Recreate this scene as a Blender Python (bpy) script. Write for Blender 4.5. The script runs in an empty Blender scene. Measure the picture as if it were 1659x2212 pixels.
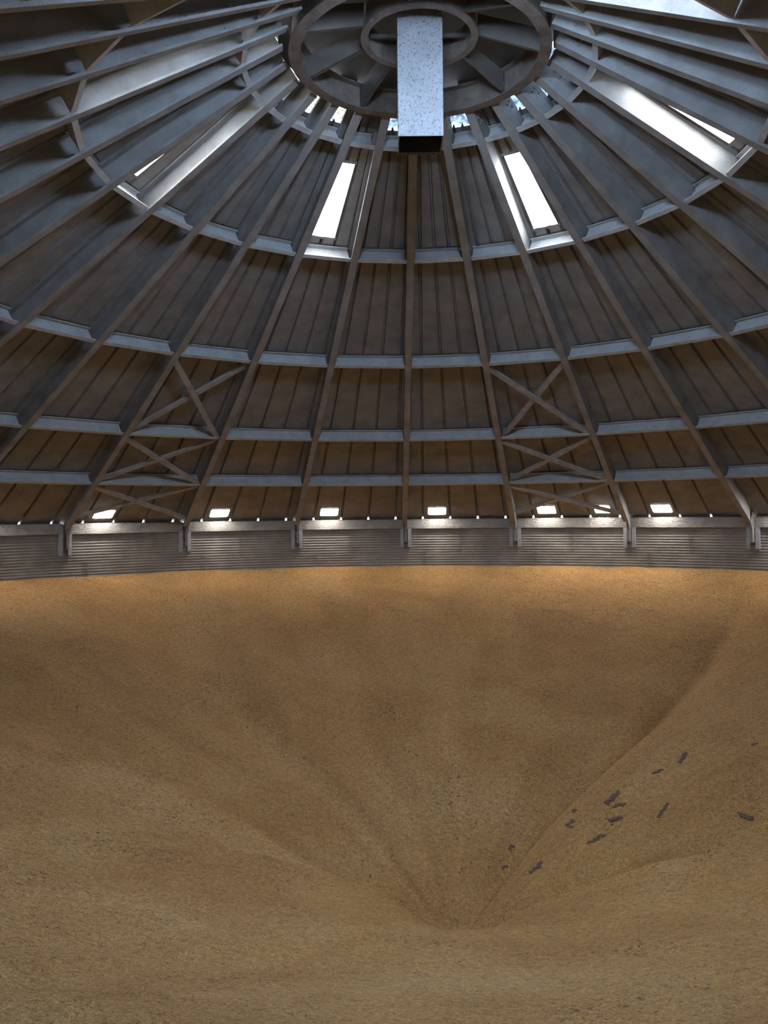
import bpy, math, random
from math import sin, cos, pi, radians, hypot, sqrt
from mathutils import Vector, Matrix, noise
random.seed(7)
C = bpy.context.scene.collection
sc = bpy.context.scene

# ------------------------------------------------------------------ the bin's measurements (metres)
R = 11.89                 # radius at the feet of the rafters
T = 0.59551               # roof slope (rise over run)
TH = math.atan(T)
N = 26                    # rafters
DA = 2*pi/N
A0 = 0.00062
RINGS = [0.18587, 0.34784, 0.55013, 0.73452, 0.87075]
OFF = 0.36                # roof sheets above the rafters' lower flange
RW = 1.030*R              # wall
RC = 1.60                 # compression ring
CAM = Vector((-0.0371*R, -0.90034*R, 0.02121*R))
PITCH, YAW, ROLL, FPX = 0.00212, 0.00452, 0.01018, 1823.24

def az(k): return A0 + k*DA
def line_z(r): return (R-r)*T
def on_sheet(r, a, off=OFF): return Vector((r*sin(a), r*cos(a), line_z(r)+off))
def project(p):
    v = Vector(p)-CAM
    x = cos(YAW)*v.x+sin(YAW)*v.y; y = -sin(YAW)*v.x+cos(YAW)*v.y; z = v.z
    y2 = cos(PITCH)*y+sin(PITCH)*z; z2 = -sin(PITCH)*y+cos(PITCH)*z
    if y2 < 0.05: return None
    u, w = FPX*x/y2, FPX*z2/y2
    u, w = cos(ROLL)*u-sin(ROLL)*w, sin(ROLL)*u+cos(ROLL)*w
    return 829.5+u, 1106-w
def in_frame(p, m=0):
    q = project(p)
    return q is not None and -m < q[0] < 1659+m and -m < q[1] < 2212+m

# ------------------------------------------------------------------ materials
def nd(nt, t, **kw):
    n = nt.nodes.new(t)
    for k, v in kw.items():
        if k in n.inputs: n.inputs[k].default_value = v
        else: setattr(n, k, v)
    return n
def ramp(nt, fac, stops):
    r = nt.nodes.new('ShaderNodeValToRGB')
    el = r.color_ramp.elements
    while len(el) < len(stops): el.new(0.5)
    for e, (p, c) in zip(el, stops):
        e.position = p; e.color = (*c, 1) if len(c) == 3 else c
    nt.links.new(fac, r.inputs[0]); return r
def mix(nt, fac, a, b, mode='MIX'):
    m = nt.nodes.new('ShaderNodeMix'); m.data_type = 'RGBA'; m.blend_type = mode
    for s, v in ((m.inputs[0], fac), (m.inputs[6], a), (m.inputs[7], b)):
        if hasattr(v, 'is_output'): nt.links.new(v, s)
        elif isinstance(v, (int, float)): s.default_value = v
        else: s.default_value = (*v, 1)
    return m.outputs[2]
def steel(name, light, dark, scale=3.0, rough=0.62, metal=0.15, bump=0.35, grit=45.0, fleck=None, fleck_amt=0.5, stretch=None, bdist=0.02):
    m = bpy.data.materials.new(name); m.use_nodes = True; nt = m.node_tree
    p = nt.nodes['Principled BSDF']; L = nt.links
    tc = nt.nodes.new('ShaderNodeTexCoord'); src = tc.outputs['Object']
    if stretch:
        mp = nd(nt, 'ShaderNodeMapping'); mp.inputs['Scale'].default_value = stretch
        L.new(src, mp.inputs[0]); src2 = mp.outputs[0]
    else: src2 = src
    n1 = nd(nt, 'ShaderNodeTexNoise', Scale=scale, Detail=4.0, Roughness=0.6); L.new(src2, n1.inputs['Vector'])
    r1 = ramp(nt, n1.outputs[0], [(0.3, dark), (0.7, light)])
    col = r1.outputs[0]
    n2 = nd(nt, 'ShaderNodeTexNoise', Scale=grit, Detail=3.0, Roughness=0.7); L.new(src, n2.inputs['Vector'])
    if fleck:
        f = ramp(nt, n2.outputs[0], [(0.56, (0, 0, 0)), (0.62, (1, 1, 1))])
        mu = nt.nodes.new('ShaderNodeMath'); mu.operation = 'MULTIPLY'; mu.inputs[1].default_value = fleck_amt
        L.new(f.outputs[0], mu.inputs[0])
        col = mix(nt, mu.outputs[0], col, fleck)
    L.new(col, p.inputs['Base Color'])
    p.inputs['Roughness'].default_value = rough; p.inputs['Metallic'].default_value = metal
    b = nd(nt, 'ShaderNodeBump', Strength=bump, Distance=bdist)
    L.new(n2.outputs[0], b.inputs['Height']); L.new(b.outputs[0], p.inputs['Normal'])
    return m
def glow(name, c1, c2, s1, s2, scale=6.0, stretch=(1, 1, 1)):
    m = bpy.data.materials.new(name); m.use_nodes = True; nt = m.node_tree
    p = nt.nodes['Principled BSDF']; L = nt.links
    tc = nt.nodes.new('ShaderNodeTexCoord'); mp = nd(nt, 'ShaderNodeMapping'); mp.inputs['Scale'].default_value = stretch
    L.new(tc.outputs['Object'], mp.inputs[0])
    n1 = nd(nt, 'ShaderNodeTexNoise', Scale=scale, Detail=5.0, Roughness=0.65); L.new(mp.outputs[0], n1.inputs['Vector'])
    r1 = ramp(nt, n1.outputs[0], [(0.38, c1), (0.62, c2)])
    mr = nd(nt, 'ShaderNodeMapRange'); mr.inputs[1].default_value = 0.38; mr.inputs[2].default_value = 0.62
    mr.inputs[3].default_value = s1; mr.inputs[4].default_value = s2
    L.new(n1.outputs[0], mr.inputs[0])
    L.new(r1.outputs[0], p.inputs['Emission Color']); L.new(mr.outputs[0], p.inputs['Emission Strength'])
    p.inputs['Base Color'].default_value = (0.6, 0.62, 0.65, 1); p.inputs['Roughness'].default_value = 0.5
    return m

M = {}
M['rafter'] = steel('dusty_rafter_steel', (0.36, 0.34, 0.32), (0.235, 0.215, 0.195), 2.5, 0.66, 0.1, 0.45, 40)
M['purlin'] = steel('dusty_purlin_steel', (0.58, 0.57, 0.55), (0.43, 0.42, 0.40), 4.0, 0.6, 0.1, 0.5, 30, fleck=(0.2, 0.18, 0.16), fleck_amt=0.25)
M['sheet'] = steel('dusty_roof_sheet', (0.30, 0.275, 0.25), (0.20, 0.18, 0.16), 3.0, 0.7, 0.05, 0.3, 35, stretch=(1, 1, 1))
M['brace'] = steel('dusty_brace_steel', (0.46, 0.45, 0.44), (0.31, 0.295, 0.28), 5.0, 0.65, 0.1, 0.4, 50)
M['ring'] = steel('dust_caked_ring_steel', (0.30, 0.24, 0.19), (0.17, 0.135, 0.105), 5.0, 0.8, 0.05, 0.9, 55, fleck=(0.10, 0.085, 0.07), fleck_amt=0.6, bdist=0.03)
M['spoke'] = steel('dusty_spoke_plate', (0.15, 0.122, 0.10), (0.095, 0.078, 0.064), 3.0, 0.7, 0.05, 0.3, 45)
M['cap'] = steel('dusty_cap_sheet', (0.12, 0.10, 0.083), (0.07, 0.058, 0.048), 2.0, 0.7, 0.05, 0.25, 30)
M['crust'] = steel('grain_dust_crust', (0.40, 0.33, 0.26), (0.20, 0.155, 0.115), 22.0, 0.95, 0.0, 1.0, 70, bdist=0.03)
M['duct'] = steel('galvanised_duct', (0.32, 0.31, 0.305), (0.245, 0.24, 0.235), 3.0, 0.6, 0.15, 1.0, 42, fleck=(0.10, 0.095, 0.09), fleck_amt=0.8, bdist=0.02)
M['inside'] = steel('duct_inside', (0.05, 0.05, 0.05), (0.02, 0.02, 0.02), 3.0, 0.8, 0.0, 0.2, 30)
M['beam'] = steel('dust_caked_beam', (0.40, 0.36, 0.31), (0.28, 0.25, 0.21), 4.0, 0.7, 0.05, 0.9, 18, bdist=0.03)
M['wall'] = steel('galvanised_wall_sheet', (0.34, 0.30, 0.25), (0.22, 0.19, 0.155), 2.0, 0.6, 0.15, 0.3, 40)
M['bolt'] = steel('bolt_head_steel', (0.40, 0.36, 0.32), (0.22, 0.2, 0.18), 9.0, 0.55, 0.3, 0.3, 60)
M['hatch_frame'] = steel('hatch_frame_steel', (0.45, 0.44, 0.42), (0.3, 0.29, 0.28), 4.0, 0.5, 0.2, 0.2, 40)
M['skylight'] = glow('skylight_sheet', (0.76, 0.87, 1.0), (0.88, 0.95, 1.0), 9.0, 13.0, 3.0)
M['skylight_dusty'] = glow('dusty_skylight_sheet', (0.66, 0.80, 1.0), (0.80, 0.90, 1.0), 3.5, 5.5, 3.0)
M['skylight_near'] = glow('clear_skylight_sheet', (0.42, 0.63, 1.0), (0.50, 0.70, 1.0), 95.0, 120.0, 3.0)
M['vent'] = glow('vent_pane', (0.97, 0.98, 1.0), (1.0, 1.0, 1.0), 24.0, 32.0, 3.0)
M['cap_white'] = glow('sunlit_dusty_fibreglass', (0.50, 0.52, 0.46), (0.85, 0.92, 0.95), 0.45, 1.7, 30.0)  # sunlit white put into the sheets' own glow
M['cap_blue'] = glow('skylit_fibreglass', (0.14, 0.24, 0.44), (0.45, 0.68, 1.0), 0.4, 1.2, 14.0)  # sky blue put into the glow of the same kind of sheet
M['clump'] = steel('mouldy_dark_corn', (0.34, 0.20, 0.125), (0.12, 0.068, 0.055), 40.0, 0.95, 0.0, 1.0, 90)

def corn_material():
    m = bpy.data.materials.new('shelled_corn'); m.use_nodes = True; nt = m.node_tree
    p = nt.nodes['Principled BSDF']; L = nt.links
    tc = nt.nodes.new('ShaderNodeTexCoord'); src = tc.outputs['Object']
    # large, soft patches
    n1 = nd(nt, 'ShaderNodeTexNoise', Scale=0.5, Detail=3.0, Roughness=0.6, Distortion=0.6); L.new(src, n1.inputs['Vector'])
    base = ramp(nt, n1.outputs[0], [(0.30, (0.65, 0.325, 0.108)), (0.52, (0.745, 0.395, 0.138)), (0.72, (0.79, 0.445, 0.172))]).outputs[0]
    # single kernels
    v = nd(nt, 'ShaderNodeTexVoronoi', Scale=70.0, Randomness=1.0); L.new(src, v.inputs['Vector'])
    kr = ramp(nt, v.outputs['Color'], [(0.0, (0.62, 0.60, 0.56)), (0.5, (1.0, 1.0, 1.0)), (1.0, (1.38, 1.36, 1.32))])
    base = mix(nt, 0.75, base, kr.outputs[0], 'MULTIPLY')
    n2 = nd(nt, 'ShaderNodeTexNoise', Scale=16.0, Detail=4.0, Roughness=0.75); L.new(src, n2.inputs['Vector'])
    gr = ramp(nt, n2.outputs[0], [(0.32, (0.66, 0.64, 0.62)), (0.5, (1, 1, 1)), (0.68, (1.25, 1.25, 1.25))])
    base = mix(nt, 0.7, base, gr.outputs[0], 'MULTIPLY')
    # scattered broken husk and fines, greyer
    n3 = nd(nt, 'ShaderNodeTexNoise', Scale=7.0, Detail=5.0, Roughness=0.8); L.new(src, n3.inputs['Vector'])
    hk = ramp(nt, n3.outputs[0], [(0.66, (0, 0, 0)), (0.70, (1, 1, 1))])
    base = mix(nt, hk.outputs[0], base, (0.16, 0.10, 0.055))
    # pale fines and reddish runs of flowed grain, plus painted shade at bank crest
    at = nd(nt, 'ShaderNodeAttribute'); at.attribute_name = 'flow_and_shade'
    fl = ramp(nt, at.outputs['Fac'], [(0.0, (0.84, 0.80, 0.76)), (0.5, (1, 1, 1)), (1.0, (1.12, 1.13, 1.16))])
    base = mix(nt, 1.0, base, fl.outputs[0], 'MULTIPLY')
    # bits of dark cob and weed seed
    n4 = nd(nt, 'ShaderNodeTexNoise', Scale=21.0, Detail=3.0, Roughness=0.8, Distortion=0.8); L.new(src, n4.inputs['Vector'])
    n5 = nd(nt, 'ShaderNodeTexNoise', Scale=0.9, Detail=2.0); L.new(src, n5.inputs['Vector'])
    ad = nt.nodes.new('ShaderNodeMath'); ad.operation = 'MULTIPLY_ADD'; ad.inputs[1].default_value = 0.35; L.new(n5.outputs[0], ad.inputs[0]); L.new(n4.outputs[0], ad.inputs[2])
    sp_ = ramp(nt, ad.outputs[0], [(0.815, (0, 0, 0)), (0.845, (0.85, 0.85, 0.85))])
    base = mix(nt, sp_.outputs[0], base, (0.13, 0.075, 0.04))
    L.new(base, p.inputs['Base Color'])
    p.inputs['Roughness'].default_value = 0.85
    p.inputs['Specular IOR Level'].default_value = 0.25
    b1 = nd(nt, 'ShaderNodeBump', Strength=0.8, Distance=0.012); L.new(v.outputs['Distance'], b1.inputs['Height']); b1.invert = True
    b2 = nd(nt, 'ShaderNodeBump', Strength=1.0, Distance=0.09); L.new(n2.outputs[0], b2.inputs['Height']); L.new(b1.outputs[0], b2.inputs['Normal'])
    L.new(b2.outputs[0], p.inputs['Normal'])
    return m
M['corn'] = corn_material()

# ------------------------------------------------------------------ helpers
class MB:
    def __init__(s): s.v = []; s.f = []
    def add(s, vs, fs):
        o = len(s.v); s.v += [tuple(v) for v in vs]; s.f += [tuple(i+o for i in f) for f in fs]
    def box(s, lo, hi, mat=None):
        x0, y0, z0 = lo; x1, y1, z1 = hi
        vs = [Vector(p) for p in ((x0,y0,z0),(x1,y0,z0),(x1,y1,z0),(x0,y1,z0),(x0,y0,z1),(x1,y0,z1),(x1,y1,z1),(x0,y1,z1))]
        if mat: vs = [mat @ v for v in vs]
        s.add(vs, [(0,3,2,1),(4,5,6,7),(0,1,5,4),(1,2,6,5),(2,3,7,6),(3,0,4,7)])
    def sweep(s, prof, frames):                 # closed profile [(a,b)], frames [(origin, A, B)]
        n = len(prof); vs = []
        for o, A, B in frames: vs += [o+A*a+B*b for a, b in prof]
        fs = []
        for i in range(len(frames)-1):
            for j in range(n):
                k = (j+1) % n
                fs.append((i*n+j, i*n+k, (i+1)*n+k, (i+1)*n+j))
        fs.append(tuple(range(n))[::-1]); m = (len(frames)-1)*n; fs.append(tuple(range(m, m+n)))
        s.add(vs, fs)
    def ball(s, c, r, squash=1.0, axis=Vector((0, 0, 1))):   # low dome used for bolt heads
        q = axis.to_track_quat('Z', 'Y'); vs = []; n = 6
        for lat in (0.0, 0.9): vs += [c+q @ Vector((r*cos(lat)*cos(2*pi*i/n), r*cos(lat)*sin(2*pi*i/n), r*squash*sin(lat))) for i in range(n)]
        vs.append(c+q @ Vector((0, 0, r*squash)))
        fs = [(i, (i+1) % n, n+(i+1) % n, n+i) for i in range(n)]+[(n+i, n+(i+1) % n, 2*n) for i in range(n)]+[tuple(range(n))[::-1]]
        s.add(vs, fs)
    def build(s, name, mat, parent=None, smooth=False):
        me = bpy.data.meshes.new(name); me.from_pydata(s.v, [], s.f); me.update()
        if smooth:
            for p in me.polygons: p.use_smooth = True
        me.materials.append(M[mat]); o = bpy.data.objects.new(name, me); C.objects.link(o)
        if parent: o.parent = parent
        return o
def tag(o, label=None, cat=None, group=None, kind=None):
    for k, v in (('label', label), ('category', cat), ('group', group), ('kind', kind)):
        if v: o[k] = v
    return o
def copy_tree(o, parent=None):
    c = o.copy(); C.objects.link(c); c.parent = parent
    for ch in o.children: copy_tree(ch, c)
    return c
def channel(w, d, t, lip):
    """C-section: web at a=+w/2, flanges towards -w/2; b runs from the lower flange up"""
    h = w/2
    return [(h, 0), (h, d), (-h, d), (-h, d-lip), (-h+t, d-lip), (-h+t, d-t), (h-t, d-t), (h-t, t), (-h+t, t), (-h+t, lip), (-h, lip), (-h, 0)]
def lumps(mb, p0, p1, up, side, w, h, n, seed):
    """a ragged ridge of caked dust from p0 to p1"""
    vs = []; K = 4
    for i in range(n+1):
        f = i/n; o = p0.lerp(p1, f)
        a = 0.35+0.65*abs(noise.noise(Vector((i*0.61, seed, 0)))*2)+0.35*random.random()
        for k in range(K+1):
            g = k/K
            vs.append(o+side*(w*(g-0.5))+up*(h*a*sin(pi*g)*(0.8+0.4*random.random())))
    fs = [(i*(K+1)+k, i*(K+1)+k+1, (i+1)*(K+1)+k+1, (i+1)*(K+1)+k) for i in range(n) for k in range(K)]
    mb.add(vs, fs)

X, Y, Z = Vector((1, 0, 0)), Vector((0, 1, 0)), Vector((0, 0, 1))
UP = (Y*sin(TH)+Z*cos(TH)).normalized()         # square to the roof, outwards (for azimuth 0)
DOWN = (Y*cos(TH)-Z*sin(TH)).normalized()       # down the slope

# words that tell one rafter, ring or bay from the next
ORD = ['', 'first', 'second', 'third', 'fourth', 'fifth', 'sixth', 'seventh', 'eighth', 'ninth', 'tenth', 'eleventh', 'twelfth', 'thirteenth']
def rafter_word(k):
    if k == 0: return 'central rafter under the square duct'
    return '%s rafter to the %s of the central one under the duct' % (ORD[abs(k)], 'left' if k < 0 else 'right')
def bay_word(k):
    s, n = ('left', -k) if k < 0 else ('right', k+1)
    return '%s bay %s of the central rafter' % (ORD[n], s)
RINGS_S = ['innermost ring by the roof cap', 'second ring below the skylights', 'third ring from the roof cap', 'fourth ring from the roof cap', 'lowest ring above the eave']
RINGW = ['innermost ring close to the roof cap', 'second ring below the skylights', 'third ring from the cap, above the crossed braces', 'fourth ring from the cap', 'fifth and lowest ring above the eave']

# ------------------------------------------------------------------ rafters
W, D, LIP, TK = 0.13, 0.32, 0.03, 0.010
RIN = 1.70
def make_rafter():
    mb = MB(); prof = channel(W, D, TK, LIP); fr = []
    for i in range(9):
        r = RIN+(R+0.02-RIN)*i/8
        fr.append((Vector((0, r, line_z(r))), X, UP))
    mb.sweep(prof, fr)
    for i in range(2):                          # bolt heads by the compression ring and at the purlins
        for j in range(3): mb.ball(Vector((W/2, 1.86+0.085*i, line_z(1.86+0.085*i)))+UP*(0.08+0.075*j), 0.019, 0.8, X)
    for rr in RINGS[1:]:
        for j in range(3): mb.ball(Vector((W/2, rr*R+0.09, line_z(rr*R+0.09)))+UP*(0.09+0.07*j), 0.012, 0.8, X)
    o = mb.build('rafter', 'rafter')
    cr = MB()                                   # dust lying on the lower flange
    p0 = Vector((-0.012, RIN+.1, line_z(RIN+.1)))+UP*(TK+0.001); p1 = Vector((-0.012, R-.3, line_z(R-.3)))+UP*(TK+0.001)
    lumps(cr, p0, p1, UP, X, 0.085, 0.032, 420, 3.3)
    cr.build('dust_crust', 'crust', o)
    ft = MB()                                   # the knee below the rafter, flat against the wall
    pr = [(R-0.0, -0.03), (R+0.06, -0.10), (R+0.12, -0.20), (R+0.15, -0.50), (R+0.28, -0.50), (R+0.28, 0.16), (R-0.02, 0.30)]
    x0, x1 = W/2-0.012, W/2; n = len(pr); vs = [(x0, y, z) for y, z in pr]+[(x1, y, z) for y, z in pr]
    ft.add(vs, [tuple(range(n))[::-1], tuple(range(n, 2*n))]+[(i, (i+1) % n, n+(i+1) % n, n+i) for i in range(n)])
    for (y0, z0), (y1, z1) in zip(pr[:3], pr[1:4]):
        ft.add([(0.005, y0, z0), (W/2, y0, z0), (W/2, y1, z1), (0.005, y1, z1), (0.005, y0+.01, z0), (W/2, y0+.01, z0), (W/2, y1+.01, z1), (0.005, y1+.01, z1)],
               [(0,1,2,3), (7,6,5,4), (0,3,7,4), (1,5,6,2), (0,4,5,1), (3,2,6,7)])
    ft.build('foot', 'rafter', o)
    for s in (-1, 1):                           # two stiffener angles down the wall
        st = MB(); c = 0.03+s*0.105
        st.box((c-0.045, RW-0.10, -0.66), (c+0.045, RW-0.088, -0.16)); st.box((c-0.006+s*0.038, RW-0.09, -0.66), (c+0.006+s*0.038, RW-0.012, -0.16))
        st.build('stiffener', 'brace', o)
    return o
RKS = list(range(-12, 12))
def rafter_seen(k):
    a = az(k)
    return any(in_frame((r*sin(a), r*cos(a), line_z(r)+d)) for r in [RIN+(R-RIN)*i/60 for i in range(61)] for d in (0, 0.34))
proto = make_rafter(); first = True
for k in RKS:
    if not rafter_seen(k): continue
    o = proto if first else copy_tree(proto); first = False
    o.rotation_euler = (0, 0, -az(k))
    if k == 0: lab = 'dusty grey steel rafter running straight down from behind the square duct'
    else: lab = 'dusty steel rafter, ' + '%s to the %s of the central one' % (ORD[abs(k)], 'left' if k < 0 else 'right')
    tag(o, lab, 'rafter', 'rafters fanning out from the centre of the roof')

# ------------------------------------------------------------------ purlins
def make_purlin(rr):
    mb = MB(); rm = rr*R*cos(DA/2); half = rr*R*sin(DA/2)
    o0 = Vector((0, rm, line_z(rr*R)))+UP*0.035
    x0, x1 = -half+W/2*1.0+0.006, half-W/2-0.006
    w, d = 0.075, 0.275
    pr = [(0, 0), (0, d), (-w, d), (-w, d-0.022), (-w+.008, d-0.022), (-w+.008, d-.008), (-.008, d-.008), (-.008, .008), (-w+.008, .008), (-w+.008, .022), (-w, .022), (-w, 0)]
    mb.sweep(pr, [(o0+X*x0, DOWN, UP), (o0+X*x1, DOWN, UP)])
    for sx, xx in ((1, x0), (-1, x1)):
        for i in range(2):
            for j in range(3): mb.ball(o0+X*(xx+sx*(0.05+0.06*i))+UP*(0.07+0.065*j)-DOWN*0.008, 0.011, 0.8, -DOWN)
    o = mb.build('purlin', 'purlin')
    du = MB(); e = o0-DOWN*(w+0.0)+UP*(d-0.003)
    lumps(du, e+X*(x0+.01), e+X*(x1-.01), UP, DOWN, 0.05, 0.03, max(12, int((x1-x0)/0.035)), rr*7)
    du.build('dust_line', 'crust', o)
    return o
for ri, rr in enumerate(RINGS):
    pp = make_purlin(rr); first = True
    for k in range(-13, 13):
        a = az(k+0.5); half = rr*R*sin(DA/2); rm = rr*R*cos(DA/2)
        seen = any(in_frame((rm*sin(a)+half*f*cos(a), rm*cos(a)-half*f*sin(a), line_z(rr*R)+d)) for f in (-.8, -.4, 0, .4, .8) for d in (.04, .3))
        if not seen: continue
        o = pp if first else copy_tree(pp); first = False
        o.rotation_euler = (0, 0, -a)
        tag(o, '%s purlin, %s, %s' % ('short grey' if ri == 0 else 'pale grey', RINGS_S[ri], bay_word(k).replace(' of the central rafter', ' of centre')), 'purlin', 'purlins of the ' + RINGW[ri])
    if first: bpy.data.objects.remove(pp)

# ------------------------------------------------------------------ crossed braces
BR = [RINGS[2], RINGS[3], RINGS[4], 0.985]
BROW = ['upper', 'middle', 'lowest']
for k in (-3, 1):
    for i in range(3):
        ra, rb = BR[i]+0.008, BR[i+1]-0.008
        for d in (0, 1):
            ka, kb = (k, k+1) if d == 0 else (k+1, k)
            def pt(kk, rr, s):
                a = az(kk); t = Vector((cos(a), -sin(a), 0)); e = Vector((sin(a), cos(a), 0))
                return e*rr*R+Z*line_z(rr*R)+(e*sin(TH)+Z*cos(TH))*(0.06+0.06*d)+t*s
            p, q = pt(ka, ra, 0.09 if ka == k else -0.09), pt(kb, rb, 0.09 if kb == k else -0.09)
            am = az(k+.5); nrm = Vector((sin(am)*sin(TH), cos(am)*sin(TH), cos(TH))); ax = (q-p).normalized(); sd = ax.cross(nrm).normalized()
            if sd.dot(Vector((sin(am)*cos(TH), cos(am)*cos(TH), -sin(TH)))) < 0: sd = -sd
            mb = MB(); t_ = 0.008; w = 0.11
            mb.sweep([(0, 0), (w, 0), (w, t_), (t_, t_), (t_, 0.06), (0, 0.06)], [(p, sd, nrm), (q, sd, nrm)])
            o = mb.build('diagonal_brace', 'brace')
            gp = MB(); gp.box((-0.06, -0.05, 0), (0.06, 0.05, 0.008), Matrix((( *ax, ), ( *sd, ), ( *nrm, ))).transposed().to_4x4())
            for nm, pos in (('end_plate', p+ax*0.05+sd*0.04-nrm*0.009), ('end_plate', q-ax*0.05+sd*0.04-nrm*0.009)):
                g = gp.build(nm, 'brace', o); g.location = pos
            tag(o, 'angle iron brace of the %s cross between the %s rafters, running down to the %s' % (BROW[i], 'left' if k < 0 else 'right', 'right' if d == 0 else 'left'),
                'brace', 'crossed braces near the eave')

# ------------------------------------------------------------------ roof sheets
RIBF = [0.17, 0.42, 0.67, 0.92]
def rib_half(r): return min(0.032, 0.17*2*pi*r/(4*N))
SKY = {(b, 0) for b in (-13, -9, -6, -2, 2, 6, 10, 12)}       # double sheet from rib 0 to rib 2
SR0, SR1 = 0.232, 0.343
rows = [0.155, 0.187, SR0, SR1, 0.45, 0.55, 0.65, 0.735, 0.80, 0.871, 0.94, 1.0, 1.038]
GAPB = {-6: 'w', -5: 'w', -4: 'w', -3: 'w', -1: 'b', 1: 'b', 3: 'b', 4: 'b', 5: 'b', -8: 'w', 8: 'b'}   # translucent sheets by the cap
cols = []
for k in range(-13, 13):
    for i, f in enumerate(RIBF):
        for s, up in ((-1, 0), (-.45, 1), (.45, 1), (1, 0)): cols.append((k, i, f, s, up))
def colpt(c, r, lift=0.0):
    k, i, f, s, up = c; rm = r*R
    hb = rib_half(rm); a = az(k+f)+s*hb/rm
    return on_sheet(rm, a, OFF+(up*min(0.062, hb*2)+lift)/cos(TH))
HATCH = (-13, 12)
def hatch_cell(k, r0): return k in HATCH and r0 >= 0.87 and r0 < 0.99
mb = MB(); nC = len(cols); vs = []
for r in rows:
    for c in cols: vs.append(colpt(c, r))
fs = []
for j in range(len(rows)-1):
    for i in range(nC):
        k, ri, f, s, up = cols[i]; n = (i+1) % nC
        if j == 2 and (k, 0) in SKY and ((ri == 0 and s == 1) or ri == 1): continue
        if j == 0 and k in GAPB: continue
        if j == 0 and ((k+14) % 26-13) in GAPB and False: continue
        if hatch_cell(k, rows[j]): continue
        fs.append((j*nC+i, j*nC+n, (j+1)*nC+n, (j+1)*nC+i))
mb.add(vs, fs)
for k in range(-5, 5):                                      # screw heads along the ribs
    for f in RIBF:
        for r in [0.37+0.045*i for i in range(14)]: mb.ball(on_sheet(r*R, az(k+f)+0.045/(r*R), OFF-0.004), 0.008, 0.8, -Z)
ceil = mb.build('ceiling', 'sheet'); tag(ceil, 'ribbed dark grey roof sheets above the rafters', 'roof', kind='structure')
# skylights: one translucent sheet each, with its curled lower edge
nwin = 0
for k in (-13, -9, -6, -2, 2, 6, 10, 12):
    nwin += 1
    aL, aR = az(k+RIBF[0]), az(k+RIBF[2]); g = MB(); n = 10
    vs = []
    for j in range(9):
        r = (SR0+(SR1-SR0)*j/8)*R; hb = rib_half(r)
        for i in range(n+1):
            a = aL+hb/r+(aR-aL-2*hb/r)*i/n
            vs.append(on_sheet(r, a, OFF+0.012+0.016*sin(i*pi*2/n*2)))
    g.add(vs, [(j*(n+1)+i, j*(n+1)+i+1, (j+1)*(n+1)+i+1, (j+1)*(n+1)+i) for j in range(8) for i in range(n)])
    w = g.build('window_%d' % nwin, 'skylight_near' if k in (-13, 12) else 'skylight_dusty' if k in (-9, 10) else 'skylight')
    side = {-2: 'skylight just left of the duct', 2: 'skylight just right of the duct', -6: 'skylight sheet in the far left bay', 6: 'skylight sheet in the far right bay', -9: 'skylight sheet at the upper left', 10: 'skylight sheet at the upper right', -13: 'skylight on the near side, left', 12: 'skylight on the near side, right'}[k]
    tag(w, 'narrow glowing ' + side, 'skylight', kind='structure')
    lf = MB()
    for r0 in (SR0, SR1):
        r = r0*R
        lf.add([on_sheet(r+dr, aL+(aR-aL)*i/6, OFF-0.003-0.004*q) for q in (0, 1) for dr in (-0.02, 0.02) for i in range(7)],
               [(i, i+1, 8+i, 7+i) for i in range(6)]+[(14+i, 21+i, 22+i, 15+i) for i in range(6)])
        lf.add([on_sheet(r, aL+(aR-aL)*i/6, OFF-0.004+0.10*q) for q in (0, 1) for i in range(7)]+[on_sheet(r+.004, aL+(aR-aL)*i/6, OFF-0.004+0.10*q) for q in (0, 1) for i in range(7)],
               [(i, i+1, 8+i, 7+i) for i in range(6)]+[(14+i, 21+i, 22+i, 15+i) for i in range(6)])
    lf.build('trim_strip', 'sheet', w)

# translucent corrugated sheets between the innermost purlins and the cap
for k, kindc in GAPB.items():
    nwin += 1
    g = MB(); nI = 42; nJ = 6; vs = []
    aL, aR = az(k+RIBF[0]-0.10), az(k+1+RIBF[0]-0.04)
    for j in range(nJ+1):
        r = (0.155+(0.187-0.155)*j/nJ)*R
        for i in range(nI+1):
            vs.append(on_sheet(r, aL+(aR-aL)*i/nI, OFF+0.015+0.035*abs(sin(i/nI*pi*4.0))))
    g.add(vs, [(j*(nI+1)+i, j*(nI+1)+i+1, (j+1)*(nI+1)+i+1, (j+1)*(nI+1)+i) for j in range(nJ) for i in range(nI)])
    w = g.build('window_%d' % nwin, 'cap_white' if kindc == 'w' else 'cap_blue')
    tag(w, '%s dusty translucent sheet beside the cap, %s' % ('whitish' if kindc == 'w' else 'bluish', bay_word(k)), 'skylight', kind='structure')

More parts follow.
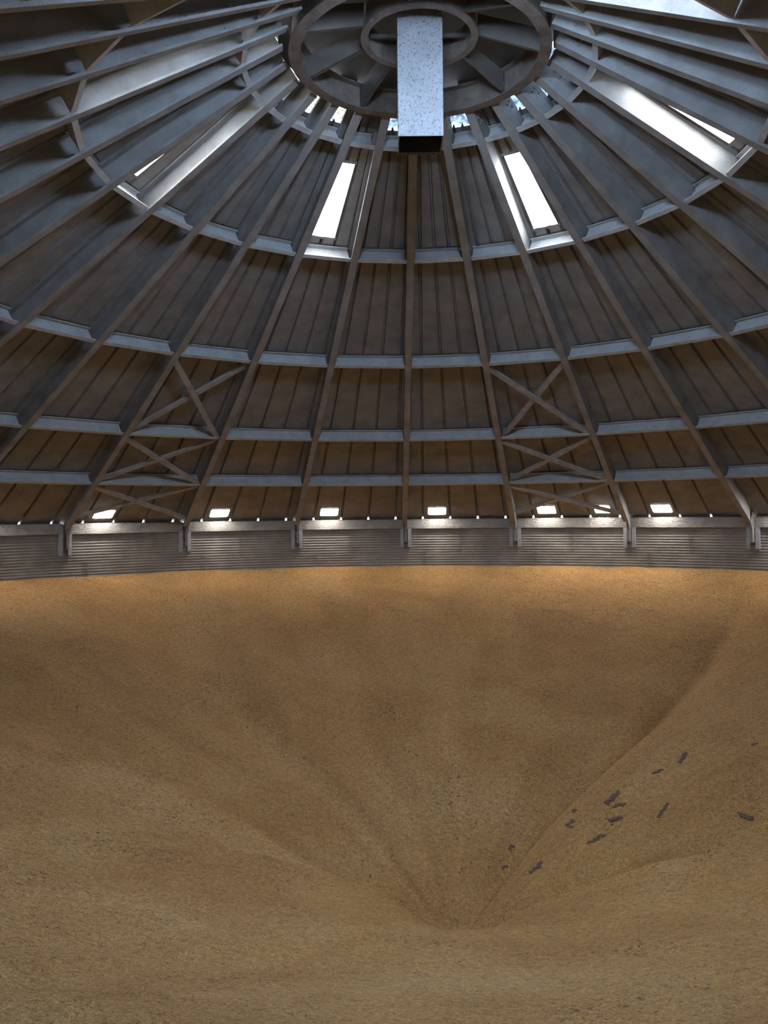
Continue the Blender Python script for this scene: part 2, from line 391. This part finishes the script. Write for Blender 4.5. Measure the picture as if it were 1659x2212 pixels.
# ------------------------------------------------------------------ eave vents
def make_vent(f0, f1):
    am = az(0)+DA*(f0+f1)/2; r0, r1 = 0.9915*R, 1.0185*R; rm = (r0+r1)/2
    hw = (f1-f0)*DA*rm/2; hh = (r1-r0)/2/cos(TH)
    o = bpy.data.objects.new('eave_vent', None); C.objects.link(o)
    c = Vector((0, rm, line_z(rm)+OFF))-UP*0.012
    def rr_pts(w, h, rad, n=6):
        pts = []
        for cx, cy, s in ((w-rad, h-rad, 0), (-w+rad, h-rad, 1), (-w+rad, -h+rad, 2), (w-rad, -h+rad, 3)):
            pts += [(cx+rad*cos(pi/2*(s+i/n)), cy+rad*sin(pi/2*(s+i/n))) for i in range(n+1)]
        return pts
    pin = rr_pts(hw, hh, 0.045); pout = rr_pts(hw+0.018, hh+0.018, 0.06)
    g = MB(); n = len(pin)
    g.add([c+X*a+DOWN*b for a, b in pin]+[c+X*a+DOWN*b+UP*0.006 for a, b in pin], [tuple(range(n)), tuple(range(n, 2*n))[::-1]]+[(i, n+i, n+(i+1) % n, (i+1) % n) for i in range(n)])
    g.build('pane', 'vent', o)
    f = MB(); d = UP*(-0.010)
    f.add([c+X*a+DOWN*b+d for a, b in pin]+[c+X*a+DOWN*b+d for a, b in pout]+[c+X*a+DOWN*b-d*.8 for a, b in pin]+[c+X*a+DOWN*b-d*.8 for a, b in pout],
          [(i, (i+1) % n, n+(i+1) % n, n+i) for i in range(n)]+[(n+i, n+(i+1) % n, 3*n+(i+1) % n, 3*n+i) for i in range(n)]+[(2*n+i, 2*n+(i+1) % n, (i+1) % n, i) for i in range(n)])
    for xx in (-0.05, 0.05): f.ball(c+X*xx+DOWN*(hh+0.035)-UP*0.006, 0.011, 0.9, -UP)
    f.build('frame', 'sheet', o)
    return o, am
vproto, vam = make_vent(0.22, 0.382)
FEET = {-3: 'leftmost of the seven', -2: 'second from the left', -1: 'third from the left', 0: 'nearest right of the central rafter', 1: 'fifth from the left, beside the braced one', 2: 'rightmost of the seven'}
first = True
for k in range(-13, 13):
    if k in HATCH: continue
    a = az(k)+DA*(0.22+0.382)/2
    if not in_frame(on_sheet(R, a), 60): continue
    o = vproto if first else copy_tree(vproto); first = False
    o.rotation_euler = (0, 0, -a)
    tag(o, 'bright rounded vent at the eave, ' + FEET.get(k, 'beyond the row'), 'vent', 'bright vents along the eave')
v2 = copy_tree(vproto); a = az(1)+DA*(1.79-1.0+0.005); v2.rotation_euler = (0, 0, -a); v2.scale = (0.85, 1, 1)
tag(v2, 'bright narrower eave vent partly hidden behind the lowest right brace', 'vent', 'bright vents along the eave')

# ------------------------------------------------------------------ eave beams
def make_beam():
    mb = MB(); rb = 1.0225*R; half = rb*sin(DA/2)-0.02; rm = rb*cos(DA/2)+0.03
    z0, z1 = -0.155, 0.09
    prof = [(0, z0), (0, z1), (0.20, z1+0.007), (0.20, z1-0.008), (0.012, z1-0.012), (0.012, z0+0.02), (0.05, z0+0.012), (0.05, z0)]
    n = 28; fr = []
    for i in range(n+1):
        x = -half+2*half*i/n; aa = math.atan2(x, rm); rb2 = rm/cos(aa)
        fr.append((Vector((x, sqrt(max(0, rb*rb-x*x))-0.0, 0)), Y, Z))
    mb.sweep(prof, fr)
    for s in (-1, 1):
        for i in range(3):
            for j in range(3):
                x = s*(half-0.17-0.05*i); mb.ball(Vector((x, sqrt(rb*rb-x*x)-0.003, -0.10+0.055*j)), 0.012, 0.9, -Y)
    o = mb.build('eave_beam', 'beam')
    cr = MB(); rb_ = rb
    for i in range(24):
        x0, x1 = -half+.1+(2*half-.2)*i/24, -half+.1+(2*half-.2)*(i+1)/24
        lumps(cr, Vector((x0, sqrt(rb_**2-x0*x0)+.02, z1)), Vector((x1, sqrt(rb_**2-x1*x1)+.02, z1)), Z, Y, 0.05, 0.016, 4, i*0.7)
    cr.build('dust_crust', 'crust', o)
    return o
bp = make_beam(); first = True
for k in range(-13, 13):
    a = az(k+.5)
    if not any(in_frame((RW*sin(az(k+f)), RW*cos(az(k+f)), 0)) for f in (0, .1, .25, .5, .75, .9, 1)): continue
    o = bp if first else copy_tree(bp); first = False
    o.rotation_euler = (0, 0, -a)
    tag(o, 'dust-caked eave beam on top of the corrugated wall, ' + bay_word(k), 'beam', 'eave beams on top of the wall')

# ------------------------------------------------------------------ wall
PITCHW, AMP = 0.0676, 0.0085
LAPZ = -0.80                                                # horizontal lap between two courses of wall sheets
def wall_arc(name, a0, a1, ztop=0.08):
    mb = MB(); zs = []; z = ztop
    while z > -1.75: zs.append(z); z -= PITCHW/8
    zs += [-3.0, -5.0, -7.0]
    na = int((a1-a0)/DA*10); vs = []
    for i, z in enumerate(zs):
        r = RW+(AMP*cos(2*pi*z/PITCHW) if z > -1.8 else 0)
        for j in range(na+1):
            a = a0+(a1-a0)*j/na; vs.append((r*sin(a), r*cos(a), z))
    mb.add(vs, [(i*(na+1)+j, i*(na+1)+j+1, (i+1)*(na+1)+j+1, (i+1)*(na+1)+j) for i in range(len(zs)-1) for j in range(na)])
    for i in range(int((a1-a0)/DA*12)):
        a = a0+DA*(i+.5)/12; e = Vector((sin(a), cos(a), 0)); mb.ball(e*(RW-AMP-0.002)+Z*(LAPZ+0.005), 0.015, 1.1, -e)
    o = mb.build(name, 'wall', smooth=True); tag(o, 'galvanised corrugated bin wall above the grain, ' + name.replace('_', ' '), 'wall', kind='structure')
    return o
qa = pi/4
wb = wall_arc('wall_back', -qa, qa); wall_arc('wall_right', qa, 3*qa); wall_arc('wall_front', 3*qa, 5*qa); wall_arc('wall_left', 5*qa, 7*qa)
for k in range(-4, 4):
    for f, z0, z1 in ((0.512, -0.27, LAPZ+.02), (0.175, LAPZ, -1.30)):
        a = az(k+f); e = Vector((sin(a), cos(a), 0)); t = Vector((cos(a), -sin(a), 0)); mb = MB()
        for s in (-1, 0, 1):
            z = z0
            while z > z1:
                mb.ball(e*(RW-AMP-0.001)+t*(0.042*s)+Z*z, 0.011, 1.0, -e); z -= PITCHW/2
        zz = []; z = z0
        while z > z1: zz.append(z); z -= PITCHW/8
        for s0 in (-0.065, 0.065):
            vs = []
            for z in zz:
                r = RW-0.004+AMP*cos(2*pi*z/PITCHW)
                vs += [e*r+t*(s0-0.006)+Z*z, e*(r-0.006)+t*(s0-0.006)+Z*z, e*(r-0.006)+t*(s0+0.006)+Z*z, e*r+t*(s0+0.006)+Z*z]
            mb.add(vs, [(4*i+q, 4*i+q+1, 4*i+q+5, 4*i+q+4) for i in range(len(zz)-1) for q in range(3)])
        mb.build('sheet_seam', 'wall', wb)

# ------------------------------------------------------------------ centre: compression ring, inner ring, spokes, cap, duct
def ring_mesh(mb, prof, n=96):
    vs = []; m = len(prof)
    for i in range(n):
        a = 2*pi*i/n
        for r, z in prof: vs.append((r*sin(a), r*cos(a), z))
    mb.add(vs, [(i*m+j, i*m+(j+1) % m, ((i+1) % n)*m+(j+1) % m, ((i+1) % n)*m+j) for i in range(n) for j in range(m)])
CX = 0.02
ZR = 6.03
center = Vector((CX, 0, 0))
mb = MB(); ring_mesh(mb, [(1.50, ZR), (1.655, ZR), (1.655, ZR+.012), (1.612, ZR+.012), (1.612, ZR+.33), (1.655, ZR+.34), (1.655, ZR+.352), (1.50, ZR+.352), (1.50, ZR+.34), (1.60, ZR+.34), (1.60, ZR+.012), (1.50, ZR+.012)])
for k in range(N):
    for s in (-0.05, 0.05):
        for j in range(3):
            a = az(k)+s/1.6; e = Vector((sin(a), cos(a), 0)); mb.ball(e*1.599+Z*(ZR+0.09+0.075*j), 0.018, 0.8, -e)
cr = mb.build('compression_ring', 'ring'); tag(cr, 'large dust-caked steel ring that the rafters run up to', 'ring')
cr.location = center
for k in range(13):                                         # upright splice plates inside the ring
    a = az(2*k+.5); e = Vector((sin(a), cos(a), 0)); t = Vector((cos(a), -sin(a), 0))
    mt = Matrix(((t.x, e.x, 0), (t.y, e.y, 0), (0, 0, 1))).to_4x4()
    mb = MB(); mb.box((-0.06, 1.582, ZR+.03), (0.06, 1.598, ZR+.32), mt); mb.build('splice_plate', 'ring', cr)
mb = MB(); ZI = 6.27
ring_mesh(mb, [(0.655, ZI), (0.745, ZI), (0.745, ZI+.01), (0.715, ZI+.01), (0.715, ZI+.33), (0.655, ZI+.33), (0.655, ZI+.32), (0.705, ZI+.32), (0.705, ZI+.01), (0.655, ZI+.01)], 72)
ir = mb.build('inner_ring', 'ring'); tag(ir, 'small steel ring around the top of the hanging duct', 'ring'); ir.location = center
SPK = {10: 'hidden partly behind the duct', 50: 'at the lower right', 90: 'straight to the right', 132: 'at the upper right', -172: 'at the very top', -110: 'at the upper left', -70: 'to the left', -30: 'at the lower left'}
for dg, wd in SPK.items():
    a = radians(dg); e = Vector((sin(a), cos(a), 0)); t = Vector((cos(a), -sin(a), 0)); mb = MB()
    P = [(0.742, ZI+.03), (1.597, ZR+.03), (1.597, ZR+.345), (0.742, ZI+.32)]
    for s0, s1 in ((-0.005, 0.005),):
        mb.add([e*r+t*s0+Z*z for r, z in P]+[e*r+t*s1+Z*z for r, z in P], [(3,2,1,0), (4,5,6,7), (0,1,5,4), (1,2,6,5), (2,3,7,6), (3,0,4,7)])
    mb.add([e*r+t*s+Z*z for r, z in ((0.742, ZI+.03), (1.597, ZR+.03)) for s in (-0.005, 0.045)]+[e*r+t*s+Z*(z+.008) for r, z in ((0.742, ZI+.03), (1.597, ZR+.03)) for s in (-0.005, 0.045)],
           [(0,2,3,1), (4,5,7,6), (0,4,6,2), (1,3,7,5), (0,1,5,4), (2,6,7,3)])
    for r in (0.80, 1.55):
        for j in range(4): mb.ball(e*r+t*0.006+Z*(ZR+.09+.07*j+(1.597-r)*0.25), 0.014, 0.8, t)
    o = mb.build('spoke_plate', 'spoke'); o.location = center
    tag(o, 'upright steel spoke plate between the two rings, ' + wd, 'spoke', 'spoke plates between the rings')
# cap: shallow cone over both rings, on a low curb with open slots
mb = MB(); n = 72; prof = [(1.95, 6.60), (1.80, 6.655), (1.2, 6.86), (0.4, 7.05), (0.0, 7.1)]
vs = []
for r, z in prof:
    for i in range(n): a = 2*pi*i/n; vs.append((r*sin(a), r*cos(a), z))
mb.add(vs, [(j*n+i, j*n+(i+1) % n, (j+1)*n+(i+1) % n, (j+1)*n+i) for j in range(len(prof)-1) for i in range(n)])
cap = mb.build('roof_cap', 'cap'); tag(cap, 'dark shallow sheet-metal cap closing the peak of the roof', 'roof cap'); cap.location = center
SLOTS = [(-100, -80), (-58, -35), (-27, -19), (7, 20), (36, 40), (62, 75)]
for (q0, q1), (q2, q3) in zip(SLOTS, SLOTS[1:]+[(SLOTS[0][0]+360, 0)]):
    mb = MB(); r = 1.86; n = max(2, int((q2-q1)/3)); vs = []
    for i in range(n+1):
        a = radians(q1+(q2-q1)*i/n)
        vs += [(rr*sin(a), rr*cos(a), z) for rr, z in ((r, 6.32), (r, 6.645), (r+.01, 6.645), (r+.01, 6.32))]
    mb.add(vs, [(4*i+j, 4*i+(j+1) % 4, 4*i+4+(j+1) % 4, 4*i+4+j) for i in range(n) for j in range(4)]+[(3,2,1,0), (4*n, 4*n+1, 4*n+2, 4*n+3)])
    mb.build('curb_panel', 'cap', cap)
# duct
hw = 0.278; zb, zt = 4.91, 6.50; t_ = 0.012
duct = bpy.data.objects.new('duct', None); C.objects.link(duct); duct.location = (0.015, -0.02, 0)
tag(duct, 'square galvanised spout hanging open-ended from the peak of the roof', 'duct')
mb = MB()
for (x0, x1, y0, y1) in ((-hw, hw, -hw, -hw+t_), (-hw, hw, hw-t_, hw), (-hw, -hw+t_, -hw+t_, hw-t_), (hw-t_, hw, -hw+t_, hw-t_)): mb.box((x0, y0, zb), (x1, y1, zt))
mb.build('casing', 'duct', duct)
mb = MB(); h2 = hw-t_-0.002
for (x0, x1, y0, y1) in ((-h2, h2, -h2, -h2+.003), (-h2, h2, h2-.003, h2), (-h2, -h2+.003, -h2, h2), (h2-.003, h2, -h2, h2)): mb.box((x0, y0, zb+0.03), (x1, y1, zt))
mb.box((-h2, -h2, zt-.02), (h2, h2, zt-.01))
mb.build('lining', 'inside', duct)
for s in (-1, 1):
    mb = MB(); mb.box((-0.62, s*(hw+.03)-.02, zt-.05), (0.62, s*(hw+.03)+.02, zt+.0)); mb.build('hanger_bar', 'spoke', duct)

# ------------------------------------------------------------------ corn
P0 = (0.42, 0.1, -5.32)
def lerp_tab(tab, x):
    for (x0, y0), (x1, y1) in zip(tab, tab[1:]):
        if x <= x1:
            f = (x-x0)/(x1-x0); return y0+(y1-y0)*f
    return tab[-1][1]
FTAB = [(-180, 0.0), (-130, 0.01), (-72, 0.012), (-62, -0.004), (-46, 0.006), (-37, -0.014), (-30, 0.012), (-21, -0.010), (-10, 0.006), (0, -0.008),
        (10, 0.006), (20, 0.0), (33, -0.05), (37, -0.012), (56, 0.045), (74, 0.045), (84, 0.02), (94, 0.0), (130, 0.0), (180, 0.0)]
def sstep(a, b, x):
    f = max(0.0, min(1.0, (x-a)/(b-a))); return f*f*(3-2*f)
def warp(a, x, y, rho):
    aa = a+5*noise.noise(Vector((x*0.35, y*0.35, 1.7)))*min(1, rho/2)
    if 15 < a < 75: aa -= min(9, max(-3, (rho-2.2)*3.0))*max(0, 1-abs(a-38)/28)
    return max(-180, min(180, aa))
def corn_z(x, y):
    dx, dy = x-P0[0], y-P0[1]; rho = hypot(dx, dy)+1e-6; ux, uy = dx/rho, dy/rho
    b = P0[0]*ux+P0[1]*uy; Lr = -b+sqrt(b*b-(P0[0]**2+P0[1]**2)+RW**2)
    a = math.degrees(math.atan2(ux, uy))
    near = 0.5-0.5*cos(radians(min(120, max(0, abs(a)-60))*1.5))
    zw = -1.17+1.07*near
    wob = 0.035*noise.noise(Vector((a*0.12, 3, 0)))+0.02*noise.noise(Vector((a*0.4, 9, 0)))
    zz = P0[2]+(zw+wob-P0[2])*(rho/Lr)
    aa = warp(a, x, y, rho)
    edge = max(0.0, min(1.0, (Lr-rho)/4.0))
    zz += lerp_tab(FTAB, aa)*min(rho, 3.2)*edge*(2.4 if aa > 20 else 1.6)
    # the bank on the near side, breaking off towards the funnel
    h = min(0.30, 0.30*rho)
    wl = 4+3/max(.5, rho)
    bk = 0.65*sstep(130, 170, abs(aa)); cl, cr_ = 0.8*(1-sstep(130, 170, abs(aa)))+bk, 0.5*(1-sstep(130, 170, abs(aa)))+bk
    zz += edge*h*((1.45-0.45*sstep(130, 170, abs(aa)))*sstep(-90, -90-wl, aa)*(1-cl*sstep(2.2, 5.0, rho))+sstep(94, 94+wl, aa)*(1-cr_*sstep(2.2, 5.0, rho)))
    e = max(0, min(1, (Lr-rho)/0.6))
    zz += e*(0.08*noise.noise(Vector((x*0.6, y*0.6, 5)))+0.028*noise.noise(Vector((x*1.9, y*1.9, 8)))+0.018*noise.noise(Vector((x*6, y*6, 2))))
    return zz
def flow_shade_val(x, y):
    dx, dy = x-P0[0], y-P0[1]; rho = hypot(dx, dy)+1e-6; a = math.degrees(math.atan2(dx, dy)); aa = warp(a, x, y, rho)
    v = 0.5
    for c, w_, amp in ((-71, 3.0, .45), (-36, 2.0, .4), (-64, 3.5, -.3), (-31, 3, -.3), (-18, 2.5, .3), (-12, 3, -.25), (33, 1.6, -.5), (37, 2.2, .35), (-50, 5, -.15), (3, 2, .2), (-80, 6, .2)):
        v += amp*math.exp(-((aa-c)/w_)**2)*min(1, rho)*(1-sstep(6.5, 9.5, rho))
    v += 0.28*sstep(91, 99, abs(aa))*(1-sstep(5, 8, rho))-0.6*(math.exp(-((aa+85)/3.5)**2)+0.7*math.exp(-((aa-89)/3.0)**2))*(1-sstep(2.0, 4.5, rho))  # near bank paler, band past its crest darker: shade painted into the colour
    v += 0.25*noise.noise(Vector((aa*0.16, rho*0.25, 4)))+0.15*noise.noise(Vector((aa*0.5, rho*0.6, 7)))
    return max(0, min(1, v))
mb = MB(); na, nr = 900, 300; vs = []
for j in range(nr+1):
    f = (j/nr)**1.15
    for i in range(na):
        a = 2*pi*i/na; ux, uy = sin(a), cos(a)
        b = P0[0]*ux+P0[1]*uy; Lr = -b+sqrt(b*b-(P0[0]**2+P0[1]**2)+(RW-0.004)**2)
        rho = max(0.02, Lr*f); x, y = P0[0]+ux*rho, P0[1]+uy*rho
        vs.append((x, y, corn_z(x, y)))
fs = [(j*na+(i+1) % na, j*na+i, (j+1)*na+i, (j+1)*na+(i+1) % na) for j in range(nr) for i in range(na)]
fs.append(tuple(range(na)))
mb.add(vs, fs)
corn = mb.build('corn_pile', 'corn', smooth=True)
at_ = corn.data.attributes.new('flow_and_shade', 'FLOAT', 'POINT')
at_.data.foreach_set('value', [flow_shade_val(v[0], v[1]) for v in vs])
tag(corn, 'golden shelled corn filling the bin, sloping down to a funnel in the middle', 'corn', kind='stuff')
mb = MB(); n = 64
mb.add([(RW*sin(2*pi*i/n), RW*cos(2*pi*i/n), -6.9) for i in range(n)]+[(RW*sin(2*pi*i/n), RW*cos(2*pi*i/n), -7.0) for i in range(n)], [tuple(range(n))[::-1], tuple(range(n, 2*n))]+[(i, (i+1) % n, n+(i+1) % n, n+i) for i in range(n)])
tag(mb.build('floor', 'wall'), kind='structure')
# dark mouldy clumps lying on the slope right of the funnel: x, y, length, width, heading, where
CL = [(2.84, 1.77, .27, .12, 35, 'largest dark clump, uppermost of the middle cluster on the right slope'),
      (2.87, 1.54, .18, .07, -8, 'dark clump just below the largest one on the right slope'),
      (2.74, 1.31, .17, .09, -20, 'dark clump at the foot of the middle cluster on the right slope'),
      (2.34, 2.13, .10, .10, 70, 'upper of two dark clumps left of the middle cluster'),
      (2.21, 1.68, .16, .13, 60, 'lower and wider of two dark clumps left of the middle cluster'),
      (2.42, 1.05, .27, .06, 4, 'long thin dark streak of clumped grain below the middle cluster'),
      (1.59, 1.09, .20, .10, 25, 'dark clump on the right slope, nearest the funnel'),
      (1.20, 1.56, .08, .06, 40, 'tiny dark clump near the valley line, left of the clump by the funnel'),
      (3.58, 2.04, .15, .07, 8, 'dark oval clump higher up the right slope'),
      (4.01, 2.17, .22, .07, 40, 'ragged dark streak, highest of the long clumps on the right slope'),
      (4.26, 0.49, .18, .10, -55, 'dark clump by the right edge of the picture, on the near bank'),
      (5.02, 1.95, .09, .06, 10, 'small brown clump at the far upper right of the slope'),
      (3.35, 1.07, .26, .05, 35, 'faint thin streak of dark grain right of the middle cluster'),
      (1.35, 1.90, .12, .05, 40, 'small dark smear right on the valley line')]
for n_, (cx, cy, ln, wd, hd, lab) in enumerate(CL):
    rnd = random.Random(n_*13+5); mb = MB(); h = radians(hd); k = max(7, int(ln/0.009)); lat = 0.0
    for i in range(k):
        f = (i+.5)/k-.5; sx = f*ln; lat = lat*0.7+(rnd.random()-.5)*wd*0.5; sy = max(-wd/2, min(wd/2, lat))*(1.2-1.6*abs(f))
        px, py = cx+sx*cos(h)-sy*sin(h), cy+(sx*sin(h)+sy*cos(h))*1.35; r = 0.010+rnd.random()*min(0.026, wd*0.26)
        c = Vector((px, py, corn_z(px, py)+0.001)); vs_ = []; nl, nm = 4, 9
        for a_ in range(nl):
            la = pi/2*a_/nl-0.3
            for b_ in range(nm):
                q = r*(1+0.5*noise.noise(Vector((i*3+a_, b_*1.3, n_))))
                vs_.append(c+Vector((q*cos(la)*cos(2*pi*b_/nm)*1.3, q*cos(la)*sin(2*pi*b_/nm)*1.5, q*0.45*sin(la))))
        vs_.append(c+Vector((0, 0, r*0.45)))
        mb.add(vs_, [(a_*nm+b_, a_*nm+(b_+1) % nm, (a_+1)*nm+(b_+1) % nm, (a_+1)*nm+b_) for a_ in range(nl-1) for b_ in range(nm)]+[((nl-1)*nm+b_, (nl-1)*nm+(b_+1) % nm, nl*nm) for b_ in range(nm)])
    tag(mb.build('mouldy_clump', 'clump'), lab, 'clump', 'dark mouldy clumps on the grain')


# ------------------------------------------------------------------ camera, daylight
cd = bpy.data.cameras.new('camera'); cam = bpy.data.objects.new('camera', cd); C.objects.link(cam)
cd.sensor_fit = 'HORIZONTAL'; cd.sensor_width = 36; cd.lens = 36*FPX/1659; cd.clip_start = 0.02
cam.matrix_world = Matrix.Translation(CAM) @ Matrix.Rotation(YAW, 4, 'Z') @ Matrix.Rotation(pi/2+PITCH, 4, 'X') @ Matrix.Rotation(-ROLL, 4, 'Z')
sc.camera = cam
w = bpy.data.worlds.new('sky'); sc.world = w; w.use_nodes = True; nt = w.node_tree
bg = nt.nodes['Background']; tc = nt.nodes.new('ShaderNodeTexCoord'); sp = nt.nodes.new('ShaderNodeSeparateXYZ'); nt.links.new(tc.outputs['Generated'], sp.inputs[0])
rp = ramp(nt, sp.outputs[2], [(0.0, (0.78, 0.86, 0.95)), (0.25, (0.55, 0.72, 1.0)), (1.0, (0.32, 0.52, 0.95))])
nt.links.new(rp.outputs[0], bg.inputs[0]); bg.inputs[1].default_value = 3.0
pl = bpy.data.lights.new('hatch_daylight', 'AREA'); pl.shape = 'RECTANGLE'; pl.size = 3.2; pl.size_y = 1.9; pl.cycles.is_portal = True
po = bpy.data.objects.new('hatch_daylight', pl); C.objects.link(po)
a = az(13); rm = 0.935*R
po.location = on_sheet(rm, a, OFF+0.02)
nrm = Vector((sin(a)*sin(TH), cos(a)*sin(TH), cos(TH)))
po.rotation_euler = (nrm).to_track_quat('Z', 'Y').to_euler()

sc.view_settings.view_transform = 'Standard'; sc.view_settings.look = 'None'; sc.view_settings.gamma = 1.0
sc.view_settings.use_curve_mapping = False; sc.view_settings.exposure = 0.7
sc.cycles.max_bounces = 4; sc.cycles.diffuse_bounces = 4; sc.cycles.glossy_bounces = 2; sc.cycles.caustics_reflective = False; sc.cycles.caustics_refractive = False
sc.cycles.use_adaptive_sampling = True; sc.cycles.adaptive_threshold = 0.08; sc.cycles.adaptive_min_samples = 16; sc.cycles.sample_clamp_indirect = 4.0
sc.cycles.use_denoising = True
